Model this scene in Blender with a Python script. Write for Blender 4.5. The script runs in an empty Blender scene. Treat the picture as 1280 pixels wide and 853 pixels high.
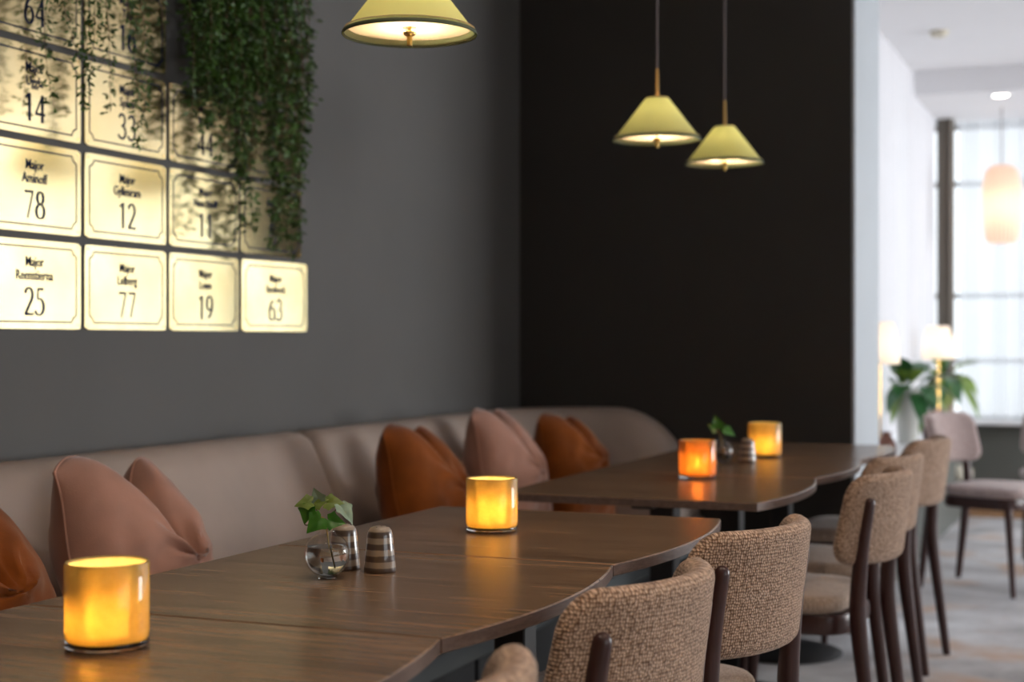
import bpy, math, random
from mathutils import Vector, Matrix, noise
from math import sin, cos, pi, radians, sqrt, exp
random.seed(7)
scn = bpy.context.scene
COL = scn.collection

# ------------------------------------------------------------------ camera, world, light, exposure
cam_d = bpy.data.cameras.new('camera'); cam = bpy.data.objects.new('camera', cam_d); COL.objects.link(cam)
cam.location = (0, 0, 1.15); cam.rotation_euler = (pi/2, 0, radians(22.32))
cam_d.sensor_width = 36; cam_d.lens = 53.44; cam_d.clip_start = .05
cam_d.dof.use_dof = True; cam_d.dof.focus_distance = 2.6; cam_d.dof.aperture_fstop = 3.2
scn.camera = cam
vs = scn.view_settings
vs.view_transform = 'Standard'; vs.look = 'None'; vs.gamma = 1; vs.use_curve_mapping = False
vs.exposure = 0.0
try:
    scn.cycles.use_denoising = True
    scn.cycles.max_bounces = 10; scn.cycles.diffuse_bounces = 5; scn.cycles.transparent_max_bounces = 16
    scn.cycles.sample_clamp_indirect = 6; scn.cycles.caustics_refractive = False; scn.cycles.caustics_reflective = False
    scn.cycles.blur_glossy = .3
except Exception: pass

world = bpy.data.worlds.new('daylight'); scn.world = world; world.use_nodes = True
bg = world.node_tree.nodes['Background']; bg.inputs[0].default_value = (.90, .95, 1, 1); bg.inputs[1].default_value = 1.9

def area(name, loc, rot, sx, sy, power, color=(1, 1, 1), portal=False):
    d = bpy.data.lights.new(name, 'AREA'); d.shape = 'RECTANGLE'; d.size = sx; d.size_y = sy; d.energy = power; d.color = color
    if portal: d.cycles.is_portal = True
    o = bpy.data.objects.new(name, d); COL.objects.link(o); o.location = loc; o.rotation_euler = rot
    return o
# daylight portals in the real window openings (they aim the sky's own light into the room)
area('portal_left', (-1.52, 8.65, 1.7), (0, radians(-90), 0), 2.1, 3.9, 1, portal=True)
area('portal_far', (1.9, 10.98, 1.62), (radians(-90), 0, 0), 6.0, 2.0, 1, portal=True)
# added area lamps for more daylight through the unseen right-hand windows
area('added_daylight_near', (5.25, .7, 1.5), (0, radians(90), 0), 2.2, 4.2, 28, (.97, .98, 1))
area('added_daylight_far', (5.25, 8.9, 1.5), (0, radians(90), 0), 2.2, 3.4, 430, (.98, .98, 1))

# ------------------------------------------------------------------ materials
def M(name):
    m = bpy.data.materials.new(name); m.use_nodes = True
    nt = m.node_tree; b = nt.nodes['Principled BSDF']
    return m, nt, b
def N(nt, t, **kw):
    n = nt.nodes.new(t)
    for k, v in kw.items():
        if k.startswith('i_'):
            n.inputs[k[2:].replace('_', ' ')].default_value = v
        else: setattr(n, k, v)
    return n
def L(nt, a, b): nt.links.new(a, b)
def basic(name, col, rough=.5, metal=0, noise_amt=0, scale=8, bump=0, bscale=200, spec=None, coat=0, sheen=0):
    m, nt, b = M(name)
    b.inputs['Base Color'].default_value = (*col, 1); b.inputs['Roughness'].default_value = rough; b.inputs['Metallic'].default_value = metal
    if spec is not None: b.inputs['Specular IOR Level'].default_value = spec
    if coat: b.inputs['Coat Weight'].default_value = coat; b.inputs['Coat Roughness'].default_value = .1
    if sheen: b.inputs['Sheen Weight'].default_value = sheen; b.inputs['Sheen Roughness'].default_value = .4
    tc = N(nt, 'ShaderNodeTexCoord')
    if noise_amt:
        n = N(nt, 'ShaderNodeTexNoise', i_Scale=scale, i_Detail=5.0); L(nt, tc.outputs['Object'], n.inputs['Vector'])
        r = N(nt, 'ShaderNodeValToRGB'); r.color_ramp.elements[0].position = .3; r.color_ramp.elements[1].position = .7
        r.color_ramp.elements[0].color = (*[c*(1-noise_amt) for c in col], 1); r.color_ramp.elements[1].color = (*[min(1, c*(1+noise_amt)) for c in col], 1)
        L(nt, n.outputs['Fac'], r.inputs[0]); L(nt, r.outputs[0], b.inputs['Base Color'])
    if bump:
        n = N(nt, 'ShaderNodeTexNoise', i_Scale=bscale, i_Detail=3.0); L(nt, tc.outputs['Object'], n.inputs['Vector'])
        bp = N(nt, 'ShaderNodeBump', i_Strength=bump, i_Distance=.002); L(nt, n.outputs['Fac'], bp.inputs['Height']); L(nt, bp.outputs[0], b.inputs['Normal'])
    return m

def wood_mat(name, dark, light, rough=.3, axis=0, along=1.2, across=28, bump=.05):
    m, nt, b = M(name)
    tc = N(nt, 'ShaderNodeTexCoord'); oi = N(nt, 'ShaderNodeObjectInfo')
    add = N(nt, 'ShaderNodeVectorMath', operation='ADD'); mul = N(nt, 'ShaderNodeVectorMath', operation='SCALE'); mul.inputs['Scale'].default_value = 7
    comb = N(nt, 'ShaderNodeCombineXYZ'); L(nt, oi.outputs['Random'], comb.inputs[0]); L(nt, oi.outputs['Random'], comb.inputs[1]); L(nt, comb.outputs[0], mul.inputs[0])
    L(nt, tc.outputs['Object'], add.inputs[0]); L(nt, mul.outputs[0], add.inputs[1])
    mp = N(nt, 'ShaderNodeMapping'); s = [across]*3; s[axis] = along; mp.inputs['Scale'].default_value = s; L(nt, add.outputs[0], mp.inputs[0])
    n1 = N(nt, 'ShaderNodeTexNoise', i_Scale=1.0, i_Detail=6.0, i_Roughness=.65, i_Distortion=.4); L(nt, mp.outputs[0], n1.inputs['Vector'])
    mp2 = N(nt, 'ShaderNodeMapping'); s2 = [across*7]*3; s2[axis] = along*5; mp2.inputs['Scale'].default_value = s2; L(nt, add.outputs[0], mp2.inputs[0])
    n2 = N(nt, 'ShaderNodeTexNoise', i_Scale=1.0, i_Detail=3.0); L(nt, mp2.outputs[0], n2.inputs['Vector'])
    mx = N(nt, 'ShaderNodeMath', operation='MULTIPLY_ADD'); mx.inputs[1].default_value = .35; L(nt, n2.outputs['Fac'], mx.inputs[0]); 
    sc = N(nt, 'ShaderNodeMath', operation='MULTIPLY'); sc.inputs[1].default_value = .65; L(nt, n1.outputs['Fac'], sc.inputs[0]); L(nt, sc.outputs[0], mx.inputs[2])
    r = N(nt, 'ShaderNodeValToRGB'); e = r.color_ramp.elements; e[0].position = .34; e[1].position = .66
    e[0].color = (*dark, 1); e[1].color = (*light, 1); L(nt, mx.outputs[0], r.inputs[0]); L(nt, r.outputs[0], b.inputs['Base Color'])
    b.inputs['Roughness'].default_value = rough
    if bump:
        bp = N(nt, 'ShaderNodeBump', i_Strength=bump, i_Distance=.001); L(nt, mx.outputs[0], bp.inputs['Height']); L(nt, bp.outputs[0], b.inputs['Normal'])
    return m

def weave_mat(name, dark, light, fu=330, fv=250, bump=.9, dist=.0025, alt=None):
    """chunky plain-weave boucle in the mesh's own uv metres"""
    m, nt, b = M(name)
    uv = N(nt, 'ShaderNodeUVMap'); 
    nz = N(nt, 'ShaderNodeTexNoise', i_Scale=55.0, i_Detail=2.0); L(nt, uv.outputs[0], nz.inputs['Vector'])
    sub = N(nt, 'ShaderNodeVectorMath', operation='SUBTRACT'); sub.inputs[1].default_value = (.5, .5, .5); L(nt, nz.outputs['Color'], sub.inputs[0])
    scl = N(nt, 'ShaderNodeVectorMath', operation='SCALE'); scl.inputs['Scale'].default_value = .006; L(nt, sub.outputs[0], scl.inputs[0])
    add = N(nt, 'ShaderNodeVectorMath', operation='ADD'); L(nt, uv.outputs[0], add.inputs[0]); L(nt, scl.outputs[0], add.inputs[1])
    mp = N(nt, 'ShaderNodeMapping'); mp.inputs['Scale'].default_value = (fu, fv, 1); L(nt, add.outputs[0], mp.inputs[0])
    vo = N(nt, 'ShaderNodeTexVoronoi', i_Scale=1.0, i_Randomness=.45); vo.feature = 'F1'; L(nt, mp.outputs[0], vo.inputs['Vector'])
    inv = N(nt, 'ShaderNodeMath', operation='SUBTRACT'); inv.inputs[0].default_value = 1; L(nt, vo.outputs['Distance'], inv.inputs[1])
    r = N(nt, 'ShaderNodeValToRGB'); e = r.color_ramp.elements; e[0].position = .3; e[1].position = .75
    e[0].color = (*dark, 1); e[1].color = (*light, 1); L(nt, inv.outputs[0], r.inputs[0])
    n2 = N(nt, 'ShaderNodeTexNoise', i_Scale=14.0, i_Detail=3.0); L(nt, uv.outputs[0], n2.inputs['Vector'])
    mr = N(nt, 'ShaderNodeMapRange', i_To_Min=.82, i_To_Max=1.15); L(nt, n2.outputs['Fac'], mr.inputs['Value'])
    vm = N(nt, 'ShaderNodeVectorMath', operation='SCALE'); L(nt, r.outputs[0], vm.inputs[0]); L(nt, mr.outputs[0], vm.inputs['Scale'])
    L(nt, vm.outputs[0], b.inputs['Base Color'])
    bp = N(nt, 'ShaderNodeBump', i_Strength=bump, i_Distance=dist); L(nt, inv.outputs[0], bp.inputs['Height']); L(nt, bp.outputs[0], b.inputs['Normal'])
    b.inputs['Roughness'].default_value = .95; b.inputs['Sheen Weight'].default_value = .3; b.inputs['Specular IOR Level'].default_value = .1
    return m

def shade_mat(name, col, trans, tw=.5):
    m, nt, b = M(name); nt.nodes.remove(b); out = nt.nodes['Material Output']
    d = N(nt, 'ShaderNodeBsdfDiffuse'); d.inputs[0].default_value = (*col, 1)
    t = N(nt, 'ShaderNodeBsdfTranslucent'); t.inputs[0].default_value = (*trans, 1)
    mx = N(nt, 'ShaderNodeMixShader'); mx.inputs[0].default_value = tw
    L(nt, d.outputs[0], mx.inputs[1]); L(nt, t.outputs[0], mx.inputs[2]); L(nt, mx.outputs[0], out.inputs[0])
    return m

def sheer_mat(name, col, open_=.4):
    m, nt, b = M(name); nt.nodes.remove(b); out = nt.nodes['Material Output']
    t = N(nt, 'ShaderNodeBsdfTranslucent'); t.inputs[0].default_value = (*col, 1)
    d = N(nt, 'ShaderNodeBsdfDiffuse'); d.inputs[0].default_value = (*col, 1)
    tr = N(nt, 'ShaderNodeBsdfTransparent')
    mx = N(nt, 'ShaderNodeMixShader'); mx.inputs[0].default_value = .35
    m2 = N(nt, 'ShaderNodeMixShader')
    lw = N(nt, 'ShaderNodeLayerWeight'); lw.inputs[0].default_value = .35
    mr = N(nt, 'ShaderNodeMapRange', i_To_Min=open_, i_To_Max=.02); L(nt, lw.outputs['Facing'], mr.inputs['Value'])
    L(nt, t.outputs[0], mx.inputs[1]); L(nt, d.outputs[0], mx.inputs[2])
    L(nt, mr.outputs[0], m2.inputs[0]); L(nt, mx.outputs[0], m2.inputs[1]); L(nt, tr.outputs[0], m2.inputs[2]); L(nt, m2.outputs[0], out.inputs[0])
    return m

def emit_mat(name, col, s):
    m, nt, b = M(name); b.inputs['Base Color'].default_value = (*col, 1)
    b.inputs['Emission Color'].default_value = (*col, 1); b.inputs['Emission Strength'].default_value = s
    return m

def glass_mat(name, col=(1, 1, 1), rough=0, ior=1.45):
    m, nt, b = M(name); nt.nodes.remove(b); out = nt.nodes['Material Output']
    g = N(nt, 'ShaderNodeBsdfGlass', i_Roughness=rough, i_IOR=ior); g.inputs[0].default_value = (*col, 1)
    L(nt, g.outputs[0], out.inputs[0])
    return m

def thin_glass_mat(name, col=(1, 1, 1), fac=.08):
    m, nt, b = M(name); nt.nodes.remove(b); out = nt.nodes['Material Output']
    t = N(nt, 'ShaderNodeBsdfTransparent'); t.inputs[0].default_value = (*col, 1)
    g = N(nt, 'ShaderNodeBsdfGlossy', i_Roughness=.02)
    lw = N(nt, 'ShaderNodeLayerWeight'); lw.inputs[0].default_value = .5
    pw = N(nt, 'ShaderNodeMath', operation='POWER'); pw.inputs[1].default_value = 4.0; L(nt, lw.outputs['Facing'], pw.inputs[0])
    ma = N(nt, 'ShaderNodeMath', operation='MULTIPLY_ADD'); ma.inputs[1].default_value = .7; ma.inputs[2].default_value = .045; L(nt, pw.outputs[0], ma.inputs[0])
    mx = N(nt, 'ShaderNodeMixShader'); L(nt, ma.outputs[0], mx.inputs[0]); L(nt, t.outputs[0], mx.inputs[1]); L(nt, g.outputs[0], mx.inputs[2]); L(nt, mx.outputs[0], out.inputs[0])
    return m

def frosted_mat(name, trans, clear, kt=.62):
    """cloudy coloured glass: mostly translucent, a little see-through, glossy skin"""
    m, nt, b = M(name); nt.nodes.remove(b); out = nt.nodes['Material Output']
    tc = N(nt, 'ShaderNodeTexCoord')
    nz = N(nt, 'ShaderNodeTexNoise', i_Scale=45.0, i_Detail=5.0, i_Roughness=.7); L(nt, tc.outputs['Object'], nz.inputs['Vector'])
    r = N(nt, 'ShaderNodeValToRGB'); e = r.color_ramp.elements; e[0].position = .35; e[1].position = .7
    e[0].color = (trans[0]*.92, trans[1]*.84, trans[2]*.7, 1); e[1].color = (*trans, 1); L(nt, nz.outputs['Fac'], r.inputs[0])
    t = N(nt, 'ShaderNodeBsdfTranslucent'); L(nt, r.outputs[0], t.inputs[0])
    d = N(nt, 'ShaderNodeBsdfDiffuse'); L(nt, r.outputs[0], d.inputs[0])
    tr = N(nt, 'ShaderNodeBsdfTransparent'); tr.inputs[0].default_value = (*clear, 1)
    g = N(nt, 'ShaderNodeBsdfGlossy', i_Roughness=.06)
    m0 = N(nt, 'ShaderNodeMixShader'); m0.inputs[0].default_value = .42; L(nt, t.outputs[0], m0.inputs[1]); L(nt, d.outputs[0], m0.inputs[2])
    m1 = N(nt, 'ShaderNodeMixShader'); m1.inputs[0].default_value = 1-kt; L(nt, m0.outputs[0], m1.inputs[1]); L(nt, tr.outputs[0], m1.inputs[2])
    fr = N(nt, 'ShaderNodeFresnel'); fr.inputs[0].default_value = 1.45
    m2 = N(nt, 'ShaderNodeMixShader'); L(nt, fr.outputs[0], m2.inputs[0]); L(nt, m1.outputs[0], m2.inputs[1]); L(nt, g.outputs[0], m2.inputs[2]); L(nt, m2.outputs[0], out.inputs[0])
    return m

MAT = {}
MAT['wall'] = basic('charcoal_paint', (.118, .114, .109), .7, noise_amt=.05, scale=2.5, bump=.08, bscale=90, spec=.3)
MAT['wall_back'] = basic('charcoal_paint_shaded', (.05, .046, .042), .75, noise_amt=.05, scale=2.5, bump=.08, bscale=90, spec=.2)  # same charcoal paint as the left wall, darkened for the shaded back wall
MAT['pillar'] = basic('pale_grey_face', (.42, .45, .48), .6, noise_amt=.03, scale=3)  # paler grey than the back wall, for the pillar's end face
MAT['ceiling'] = basic('white_ceiling_paint', (.74, .73, .75), .8, noise_amt=.02, scale=3)
MAT['panel'] = basic('grey_green_panel', (.105, .11, .10), .55, noise_amt=.05, scale=3)
MAT['sill'] = basic('white_lacquer', (.75, .75, .77), .25)
MAT['frame'] = basic('window_frame_grey', (.33, .34, .35), .45)
MAT['white_wall'] = basic('cream_paint', (.50, .45, .38), .7)
MAT['gold_wall'] = basic('ochre_paint', (.62, .40, .13), .6, noise_amt=.1, scale=2)
MAT['oak'] = wood_mat('oak_boards', (.28, .14, .06), (.42, .23, .11), .4, axis=0)
MAT['table'] = wood_mat('walnut_laminate', (.080, .046, .026), (.29, .178, .106), .27, axis=0, along=1.6, across=22, bump=.04)
MAT['edge'] = wood_mat('walnut_edge_band', (.085, .052, .040), (.21, .145, .12), .32, axis=1, along=4, across=90)
MAT['black'] = basic('black_powder_coat', (.012, .012, .013), .45)
MAT['legwood'] = wood_mat('wine_stained_beech', (.030, .0095, .009), (.060, .021, .018), .32, axis=2, along=5, across=80)
MAT['weave'] = weave_mat('beige_boucle', (.15, .075, .042), (.66, .46, .335), 215, 185, 1.0, .004)
MAT['weave_far'] = weave_mat('beige_boucle_seat', (.22, .155, .115), (.50, .37, .29), 260, 220, .5)
MAT['weave_mauve'] = weave_mat('mauve_boucle', (.28, .20, .19), (.52, .42, .40), 260, 220, .5)
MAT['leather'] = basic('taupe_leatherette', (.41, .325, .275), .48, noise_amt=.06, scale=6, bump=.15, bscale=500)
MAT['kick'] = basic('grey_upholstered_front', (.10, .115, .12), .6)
MAT['pink'] = basic('dusty_pink_velvet', (.43, .225, .165), .85, noise_amt=.13, scale=9, bump=.2, bscale=300, sheen=.55, spec=.1)
MAT['rust'] = basic('rust_velvet', (.225, .058, .007), .85, noise_amt=.22, scale=9, bump=.2, bscale=300, sheen=.35, spec=.1)
MAT['brassrod'] = basic('brushed_brass', (.80, .52, .18), .25, metal=1)
MAT['chrome'] = basic('chrome', (.8, .8, .8), .1, metal=1)
MAT['cord'] = basic('grey_textile_cord', (.25, .21, .21), .8)
MAT['shade_out'] = shade_mat('lime_cream_fabric', (.76, .77, .42), (.92, .98, .50), .58)
MAT['shade_in'] = shade_mat('cream_lining', (.85, .74, .55), (.96, .96, .78), .82)
MAT['trimdark'] = basic('dark_green_trim', (.07, .09, .045), .7)
MAT['bulb'] = emit_mat('warm_bulb', (1, .78, .5), 6)
MAT['lampshade'] = shade_mat('white_lampshade', (.85, .75, .62), (.95, .88, .80), .55)
MAT['flame'] = emit_mat('flame', (1, .72, .35), 40)
MAT['wax'] = basic('wax', (.85, .72, .5), .4)
MAT['amber'] = frosted_mat('amber_cloudy_glass', (1.0, .74, .26), (1, .66, .2), .88)
MAT['orange'] = frosted_mat('orange_cloudy_glass', (1.0, .50, .13), (1, .52, .18), .68)
MAT['glass'] = glass_mat('clear_glass')
MAT['thin'] = thin_glass_mat('thin_clear_glass')
MAT['pane'] = thin_glass_mat('window_glass', (.97, .98, .98))
MAT['sheer'] = sheer_mat('white_sheer', (.80, .78, .80), .45)
MAT['sheer_far'] = sheer_mat('white_sheer_far', (.80, .81, .83), .28)
MAT['drape'] = basic('taupe_drape', (.15, .13, .11), .9)
MAT['leaf'] = basic('ivy_leaf', (.05, .20, .016), .35, noise_amt=.35, scale=30)
MAT['leaf2'] = basic('ivy_leaf_young', (.15, .22, .03), .4, noise_amt=.3, scale=30)
MAT['leaf3'] = basic('ivy_leaf_silver', (.22, .30, .20), .45, noise_amt=.2, scale=30)
MAT['fern'] = basic('trailing_foliage', (.060, .135, .020), .5, noise_amt=.65, scale=25)
MAT['stem'] = basic('brown_stem', (.16, .08, .04), .6)
MAT['stemy'] = basic('yellow_stem', (.50, .34, .08), .5)
MAT['pot_grey'] = basic('grey_glazed_pot', (.50, .50, .47), .35)
MAT['pot_brown'] = basic('taupe_pot', (.28, .21, .16), .5)
MAT['terracotta'] = basic('terracotta', (.22, .09, .06), .6)
MAT['pinkglass'] = frosted_mat('pink_glass', (.9, .55, .5), (1, .8, .75), .6)
MAT['bigleaf'] = basic('broad_green_leaf', (.03, .11, .035), .3, noise_amt=.3, scale=12)
MAT['bigleaf2'] = basic('light_green_leaf', (.15, .24, .03), .35, noise_amt=.3, scale=12)
MAT['detector'] = basic('cream_plastic', (.6, .55, .45), .5)
MAT['ink'] = basic('navy_ink', (.018, .030, .075), .8, spec=.1)

def brass_plate():
    m, nt, b = M('polished_brass_plate')
    b.inputs['Metallic'].default_value = 1; b.inputs['Roughness'].default_value = .13
    tc = N(nt, 'ShaderNodeTexCoord'); n = N(nt, 'ShaderNodeTexNoise', i_Scale=5.0, i_Detail=2.0); L(nt, tc.outputs['Object'], n.inputs['Vector'])
    r = N(nt, 'ShaderNodeValToRGB'); e = r.color_ramp.elements; e[0].position = .3; e[1].position = .7
    e[0].color = (.87, .66, .32, 1); e[1].color = (.92, .77, .43, 1); L(nt, n.outputs['Fac'], r.inputs[0]); L(nt, r.outputs[0], b.inputs['Base Color'])
    bp = N(nt, 'ShaderNodeBump', i_Strength=.02, i_Distance=.01); L(nt, n.outputs['Fac'], bp.inputs['Height']); L(nt, bp.outputs[0], b.inputs['Normal'])
    return m
MAT['plate'] = brass_plate()

def carpet_mat():
    m, nt, b = M('mottled_grey_carpet')
    tc = N(nt, 'ShaderNodeTexCoord')
    n = N(nt, 'ShaderNodeTexNoise', i_Scale=1.6, i_Detail=8.0, i_Roughness=.62, i_Distortion=.6); L(nt, tc.outputs['Object'], n.inputs['Vector'])
    r = N(nt, 'ShaderNodeValToRGB'); e = r.color_ramp.elements; e[0].position = .32; e[0].color = (.26, .25, .255, 1); e[1].position = .62; e[1].color = (.60, .60, .615, 1)
    e2 = r.color_ramp.elements.new(.47); e2.color = (.44, .43, .44, 1); L(nt, n.outputs['Fac'], r.inputs[0])
    n2 = N(nt, 'ShaderNodeTexNoise', i_Scale=2.3, i_Detail=5.0); L(nt, tc.outputs['Object'], n2.inputs['Vector'])
    r2 = N(nt, 'ShaderNodeValToRGB'); r2.color_ramp.elements[0].position = .54; r2.color_ramp.elements[1].position = .68; L(nt, n2.outputs['Fac'], r2.inputs[0])
    mx = N(nt, 'ShaderNodeMixRGB'); mx.inputs[2].default_value = (.50, .36, .28, 1); L(nt, r2.outputs[0], mx.inputs[0]); L(nt, r.outputs[0], mx.inputs[1]); L(nt, mx.outputs[0], b.inputs['Base Color'])
    n3 = N(nt, 'ShaderNodeTexNoise', i_Scale=260.0); L(nt, tc.outputs['Object'], n3.inputs['Vector'])
    bp = N(nt, 'ShaderNodeBump', i_Strength=.6, i_Distance=.004); L(nt, n3.outputs['Fac'], bp.inputs['Height']); L(nt, bp.outputs[0], b.inputs['Normal'])
    b.inputs['Roughness'].default_value = .95
    return m
MAT['carpet'] = carpet_mat()

def stripe_mat():
    m, nt, b = M('striped_stoneware')
    tc = N(nt, 'ShaderNodeTexCoord'); sp = N(nt, 'ShaderNodeSeparateXYZ'); L(nt, tc.outputs['Object'], sp.inputs[0])
    nz = N(nt, 'ShaderNodeTexNoise', i_Scale=60.0, i_Detail=3.0); L(nt, tc.outputs['Object'], nz.inputs['Vector'])
    a = N(nt, 'ShaderNodeMath', operation='MULTIPLY_ADD'); a.inputs[1].default_value = .003; L(nt, nz.outputs['Fac'], a.inputs[0]); L(nt, sp.outputs['Z'], a.inputs[2])
    f = N(nt, 'ShaderNodeMath', operation='MULTIPLY'); f.inputs[1].default_value = 2*pi/.0205; L(nt, a.outputs[0], f.inputs[0])
    s = N(nt, 'ShaderNodeMath', operation='SINE'); L(nt, f.outputs[0], s.inputs[0])
    mr = N(nt, 'ShaderNodeMapRange', i_From_Min=-.25, i_From_Max=.25); L(nt, s.outputs[0], mr.inputs['Value'])
    mx = N(nt, 'ShaderNodeMixRGB'); mx.inputs[1].default_value = (.36, .28, .21, 1); mx.inputs[2].default_value = (.095, .060, .045, 1)
    L(nt, mr.outputs[0], mx.inputs[0]); L(nt, mx.outputs[0], b.inputs['Base Color'])
    b.inputs['Roughness'].default_value = .3; b.inputs['Coat Weight'].default_value = 1; b.inputs['Coat Roughness'].default_value = .04
    return m
MAT['stripe'] = stripe_mat()

# ------------------------------------------------------------------ mesh helpers
class G:
    def __init__(s): s.v = []; s.f = []; s.uv = None
    def add(s, v, f):
        o = len(s.v); s.v += [tuple(p) for p in v]; s.f += [tuple(i+o for i in q) for q in f]; return s
    def box(s, x0, x1, y0, y1, z0, z1, bev=0):
        if bev <= 0:
            v = [(x0,y0,z0),(x1,y0,z0),(x1,y1,z0),(x0,y1,z0),(x0,y0,z1),(x1,y0,z1),(x1,y1,z1),(x0,y1,z1)]
            return s.add(v, [(3,2,1,0),(4,5,6,7),(0,1,5,4),(1,2,6,5),(2,3,7,6),(3,0,4,7)])
        rings = []
        for z, i in ((z0, bev), (z0+bev, 0), (z1-bev, 0), (z1, bev)):
            k = bev if i == 0 else bev*1.3
            a0, a1, b0, b1 = x0+i, x1-i, y0+i, y1-i
            rings.append([(a0+k,b0,z),(a1-k,b0,z),(a1,b0+k,z),(a1,b1-k,z),(a1-k,b1,z),(a0+k,b1,z),(a0,b1-k,z),(a0,b0+k,z)])
        return s.loft(rings, True, True)
    def loft(s, rings, cap0=False, cap1=False, closed=True):
        n = len(rings[0]); v = [p for r in rings for p in r]; f = []
        for i in range(len(rings)-1):
            for j in range(n if closed else n-1):
                k = (j+1) % n
                f.append((i*n+j, i*n+k, (i+1)*n+k, (i+1)*n+j))
        if cap0: f.append(tuple(range(n-1, -1, -1)))
        if cap1: f.append(tuple((len(rings)-1)*n+j for j in range(n)))
        return s.add(v, f)
    def lathe(s, prof, seg=32, c=(0, 0, 0), cap0=True, cap1=True):
        rings = [[(c[0]+max(r, 1e-5)*cos(2*pi*j/seg), c[1]+max(r, 1e-5)*sin(2*pi*j/seg), c[2]+z) for j in range(seg)] for r, z in prof]
        return s.loft(rings, cap0, cap1)
    def tube(s, pts, rad, seg=10, caps=True, flat=1.0, up=None):
        pts = [Vector(p) for p in pts]; n = len(pts)
        if not hasattr(rad, '__len__'): rad = [rad]*n
        rings = []; prev = None
        for i, p in enumerate(pts):
            t = (pts[min(i+1, n-1)]-pts[max(i-1, 0)]).normalized()
            if prev is None:
                a = Vector(up) if up else (Vector((0, 0, 1)) if abs(t.z) < .9 else Vector((1, 0, 0)))
                u = (a-t*a.dot(t)).normalized()
            else: u = (prev-t*prev.dot(t)).normalized()
            prev = u; w = t.cross(u)
            rings.append([tuple(p+(u*cos(2*pi*j/seg)*flat+w*sin(2*pi*j/seg))*rad[i]) for j in range(seg)])
        return s.loft(rings, caps, caps)
    def mesh(s, name, mat, angle=40, smooth=True):
        me = bpy.data.meshes.new(name); me.from_pydata(s.v, [], s.f)
        me.materials.append(MAT[mat] if isinstance(mat, str) else mat)
        if s.uv:
            ul = me.uv_layers.new(name='UVMap')
            for lp in me.loops: ul.data[lp.index].uv = s.uv[lp.vertex_index]
        if smooth:
            me.polygons.foreach_set('use_smooth', [True]*len(me.polygons))
            if angle < 180: me.set_sharp_from_angle(angle=radians(angle))
        me.update(); return me
    def build(s, name, mat, parent=None, loc=None, rot=None, **kw):
        return mko(name, s.mesh(name, mat, **kw), parent, loc, rot)

def mko(name, me, parent=None, loc=None, rot=None):
    o = bpy.data.objects.new(name, me); COL.objects.link(o)
    if parent is not None: o.parent = parent
    if loc is not None: o.location = loc
    if rot is not None: o.rotation_euler = rot
    return o
def thing(name, label, cat, loc=(0, 0, 0), rz=0, group=None):
    o = mko(name, None, None, loc, (0, 0, rz)); tag(o, label, cat, group); return o
def tag(o, label, cat, group=None):
    o['label'] = label; o['category'] = cat
    if group: o['group'] = group
    return o
def struct(o): o['kind'] = 'structure'; return o
def copy_tree(o, parent=None):
    c = o.copy(); COL.objects.link(c)
    if parent is not None: c.parent = parent; c.matrix_parent_inverse = o.matrix_parent_inverse.copy()
    for ch in list(o.children): copy_tree(ch, c)
    return c
def rrect(w, h, r, n=96):
    """rounded rectangle outline, n points evenly spaced by arc length"""
    r = max(min(r, w, h), 1e-4)
    segs = [('l', (w-r, -h), (w-r, -h), 0)]
    pts = []
    dense = []
    for cx, cy, a0 in ((w-r, h-r, 0), (-(w-r), h-r, 90), (-(w-r), -(h-r), 180), (w-r, -(h-r), 270)):
        for k in range(13):
            a = radians(a0+90*k/12); dense.append((cx+r*cos(a), cy+r*sin(a)))
    dense.append(dense[0])
    Ls = [0]
    for i in range(1, len(dense)): Ls.append(Ls[-1]+math.dist(dense[i], dense[i-1]))
    T = Ls[-1]; j = 0
    for k in range(n):
        t = T*k/n
        while Ls[j+1] < t: j += 1
        q = (t-Ls[j])/max(Ls[j+1]-Ls[j], 1e-9)
        pts.append((dense[j][0]+(dense[j+1][0]-dense[j][0])*q, dense[j][1]+(dense[j+1][1]-dense[j][1])*q))
    return pts
def slab(w, h, rc, T, R, fn, n=96, dome=0):
    """upholstered slab: outline w x h (half sizes), thickness T with rounded rim R, mapped by fn(a,b,off)"""
    g = G(); rings = []; uvs = []
    ins = [R*(1-cos(radians(a))) for a in (0, 22, 45, 67, 90)]
    offs = [sin(radians(a)) for a in (0, 22, 45, 67, 90)]
    m = min(w, h)
    deep = [R+(m-R)*k for k in (.2, .45, .7, .9, .999)]
    front = list(zip(ins, offs))+[(e, 1) for e in deep]
    seq = [(e, -o) for e, o in reversed(front)][:-1]+[(e, o) for e, o in front]
    for e, o in seq:
        ring = []
        for a, b in rrect(w-e, h-e, max(rc-e, m*.0+min(.5*(m-e), rc)*.35), n):
            off = o*T/2+(dome*(1-(a/w)**2)*(1-(b/h)**2) if o > 0 else 0)
            ring.append(fn(a, b, off)); uvs.append((a, b))
        rings.append(ring)
    g.loft(rings, True, True); g.uv = uvs
    return g

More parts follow.
